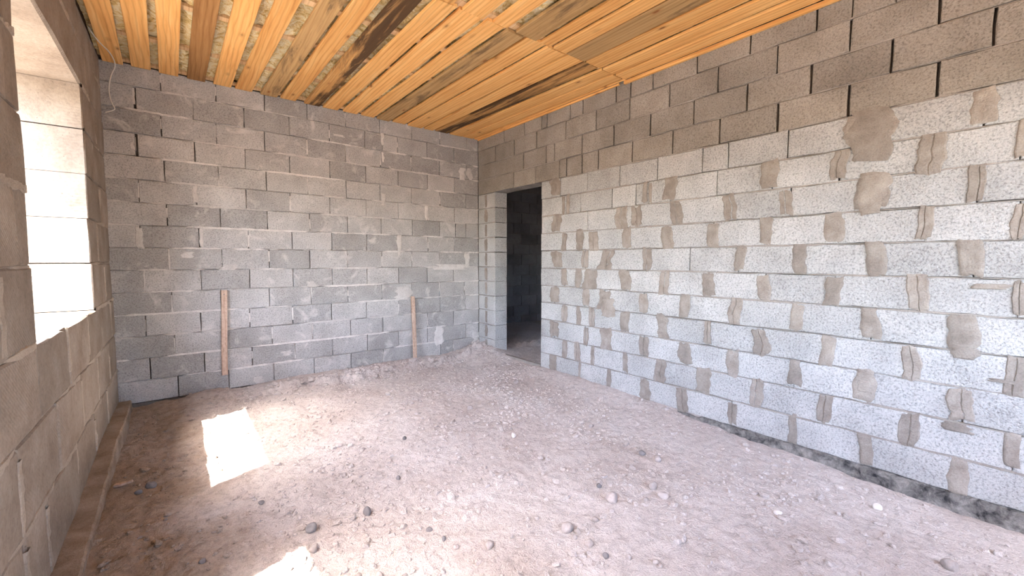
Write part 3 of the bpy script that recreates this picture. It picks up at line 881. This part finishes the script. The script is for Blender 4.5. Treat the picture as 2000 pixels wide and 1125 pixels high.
# ---- loose white cable
cu = bpy.data.curves.new('hanging_cable', 'CURVE')
cu.dimensions = '3D'
cu.bevel_depth = 0.0042
cu.bevel_resolution = 3
sp = cu.splines.new('NURBS')
pts = [(-3.80, -0.60, 2.985), (-3.778, -0.498, 2.957), (-3.75, -0.366, 2.957), (-3.722, -0.27, 2.957), (-3.705, -0.10, 2.952), (-3.706, -0.05, 2.915), (-3.735, -0.045, 2.85), (-3.756, -0.045, 2.74), (-3.752, -0.045, 2.66), (-3.738, -0.05, 2.60), (-3.722, -0.055, 2.572), (-3.730, -0.055, 2.552), (-3.785, -0.05, 2.527)]
sp.points.add(len(pts) - 1)
for q, c in zip(sp.points, pts):
    q.co = (c[0], c[1], c[2], 1)
sp.use_endpoint_u = True
sp.order_u = 3
cab = bpy.data.objects.new('hanging_cable', cu)
cu.materials.append(MAT_CABLE)
link(cab)
dg = bpy.context.evaluated_depsgraph_get()
me = bpy.data.meshes.new_from_object(cab.evaluated_get(dg))
bpy.data.objects.remove(cab)
cab = bpy.data.objects.new('hanging_cable', me)
link(cab)
tag(cab, 'loose white cable hanging from the ceiling in the far left corner', 'cable')

# ---- loose stones
def stone_mesh(seed, flat, sub=3):
    bm = bmesh.new()
    bmesh.ops.create_icosphere(bm, subdivisions=sub, radius=0.5)
    rs = random.Random(seed)
    ax = rs.uniform(0.75, 1.0); ay = rs.uniform(0.55, 0.85)
    planes = [(Vector((rs.uniform(-1, 1), rs.uniform(-1, 1), rs.uniform(-0.4, 1))).normalized(), rs.uniform(0.30, 0.44)) for _ in range(6)]
    for v in bm.verts:
        for nrm, d in planes:
            s_ = v.co.dot(nrm)
            if s_ > d:
                v.co -= nrm * (s_ - d) * 0.75
        v.co += v.co.normalized() * 0.035 * float(fbm(v.co.x * 4 + seed, v.co.y * 4 + v.co.z * 3, 2, seed))
        v.co = Vector((v.co.x * ax, v.co.y * ay, v.co.z * flat))
    me = bpy.data.meshes.new('stone')
    bm.to_mesh(me); bm.free()
    me.polygons.foreach_set('use_smooth', [True] * len(me.polygons))
    return me
TONE = {'S': MAT_STONE, 'D': MAT_STONE_D, 'L': MAT_STONE_L}
for i, (x, y, s_, tn, lab) in enumerate(STONES):
    me = stone_mesh(100 + i, random.uniform(0.55, 0.8))
    me.materials.append(TONE[tn])
    o = bpy.data.objects.new('stone' if s_ > 0.048 else 'pebble', me)
    sc = s_ * 1.12
    o.scale = (sc, sc, sc)
    o.rotation_euler = (random.uniform(-0.2, 0.2), random.uniform(-0.2, 0.2), random.uniform(0, 6.28))
    o.location = (x, y, float(floor_h(x, y)) + sc * 0.17)
    link(o)
    tag(o, lab, 'stone' if s_ > 0.048 else 'pebble', 'loose stones on the dirt floor')

# ---- chip of wood by the ledge
V = [(-0.05, -0.012, 0.0), (-0.01, -0.022, 0.004), (0.05, -0.006, 0.006), (0.045, 0.012, 0.004), (0.0, 0.016, 0.0), (-0.045, 0.008, 0.002)]
n = len(V)
V2 = V + [(a * 0.95, b * 0.9, c + 0.012) for a, b, c in V]
F = [tuple(range(n - 1, -1, -1)), tuple(range(n, 2 * n))] + [(i, (i + 1) % n, n + (i + 1) % n, n + i) for i in range(n)]
chip = mesh_obj('wood_chip', V2, F, MAT_LATH)
chip.location = (-3.655, -1.73, float(floor_h(-3.655, -1.73)) + 0.01)
chip.rotation_euler = (0.1, -0.15, -0.5)
tag(chip, 'pale wood chip lying beside the footing ledge', 'wood chip')

# ---- gravel and earth crumbs
phi = (1 + 5 ** 0.5) / 2
IC = np.array([(-1, phi, 0), (1, phi, 0), (-1, -phi, 0), (1, -phi, 0), (0, -1, phi), (0, 1, phi), (0, -1, -phi), (0, 1, -phi), (phi, 0, -1), (phi, 0, 1), (-phi, 0, -1), (-phi, 0, 1)], float)
IC /= np.linalg.norm(IC[0])
IF = np.array([(0, 11, 5), (0, 5, 1), (0, 1, 7), (0, 7, 10), (0, 10, 11), (1, 5, 9), (5, 11, 4), (11, 10, 2), (10, 7, 6), (7, 1, 8), (3, 9, 4), (3, 4, 2), (3, 2, 6), (3, 6, 8), (3, 8, 9), (4, 9, 5), (2, 4, 11), (6, 2, 10), (8, 6, 7), (9, 8, 1)])
N = 15000
px = RNG.uniform(-3.68, -0.05, N); py = RNG.uniform(-5.0, -0.04, N)
dens = 1.5 * fbm(px * 2.4, py * 2.4, 4, 7) - 0.12 + 0.35 * np.exp(-((py + 0.4) / 0.3) ** 2) + 0.3 * np.exp(-(((px + 0.4) / 0.8) ** 2 + ((py + 1.0) / 0.8) ** 2))
keep = RNG.uniform(-0.6, 0.5, N) < dens
for (x, y, s_, tn, lab) in STONES:
    keep &= (px - x) ** 2 + (py - y) ** 2 > (s_ * 0.62 + 0.02) ** 2
px, py = px[keep], py[keep]
N = len(px)
sz = np.clip(np.exp(RNG.normal(math.log(0.0068), 0.55, N)), 0.0025, 0.024)
sz = sz * (1 + 1.3 * np.exp(-((py + 0.24) / 0.10) ** 2) * (px > -3.0))
sc = np.stack([sz * RNG.uniform(0.7, 1.3, N), sz * RNG.uniform(0.7, 1.3, N), sz * RNG.uniform(0.45, 0.9, N)], 1)
vv = IC[None] * (1 + RNG.uniform(-0.35, 0.35, (N, 12, 1))) * sc[:, None, :]
an = RNG.uniform(0, 6.28, N); ca, sa = np.cos(an)[:, None], np.sin(an)[:, None]
vx = vv[:, :, 0] * ca - vv[:, :, 1] * sa + px[:, None]
vy = vv[:, :, 0] * sa + vv[:, :, 1] * ca + py[:, None]
vz = vv[:, :, 2] + (floor_h(px, py) + sz * 0.25)[:, None]
V = np.stack([vx, vy, vz], 2).reshape(-1, 3)
F = (IF[None] + (np.arange(N) * 12)[:, None, None]).reshape(-1, 3)
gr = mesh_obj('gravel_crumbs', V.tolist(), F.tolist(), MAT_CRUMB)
tag(gr, 'gravel and crumbs of earth scattered over the dirt floor', 'gravel', kind='stuff')
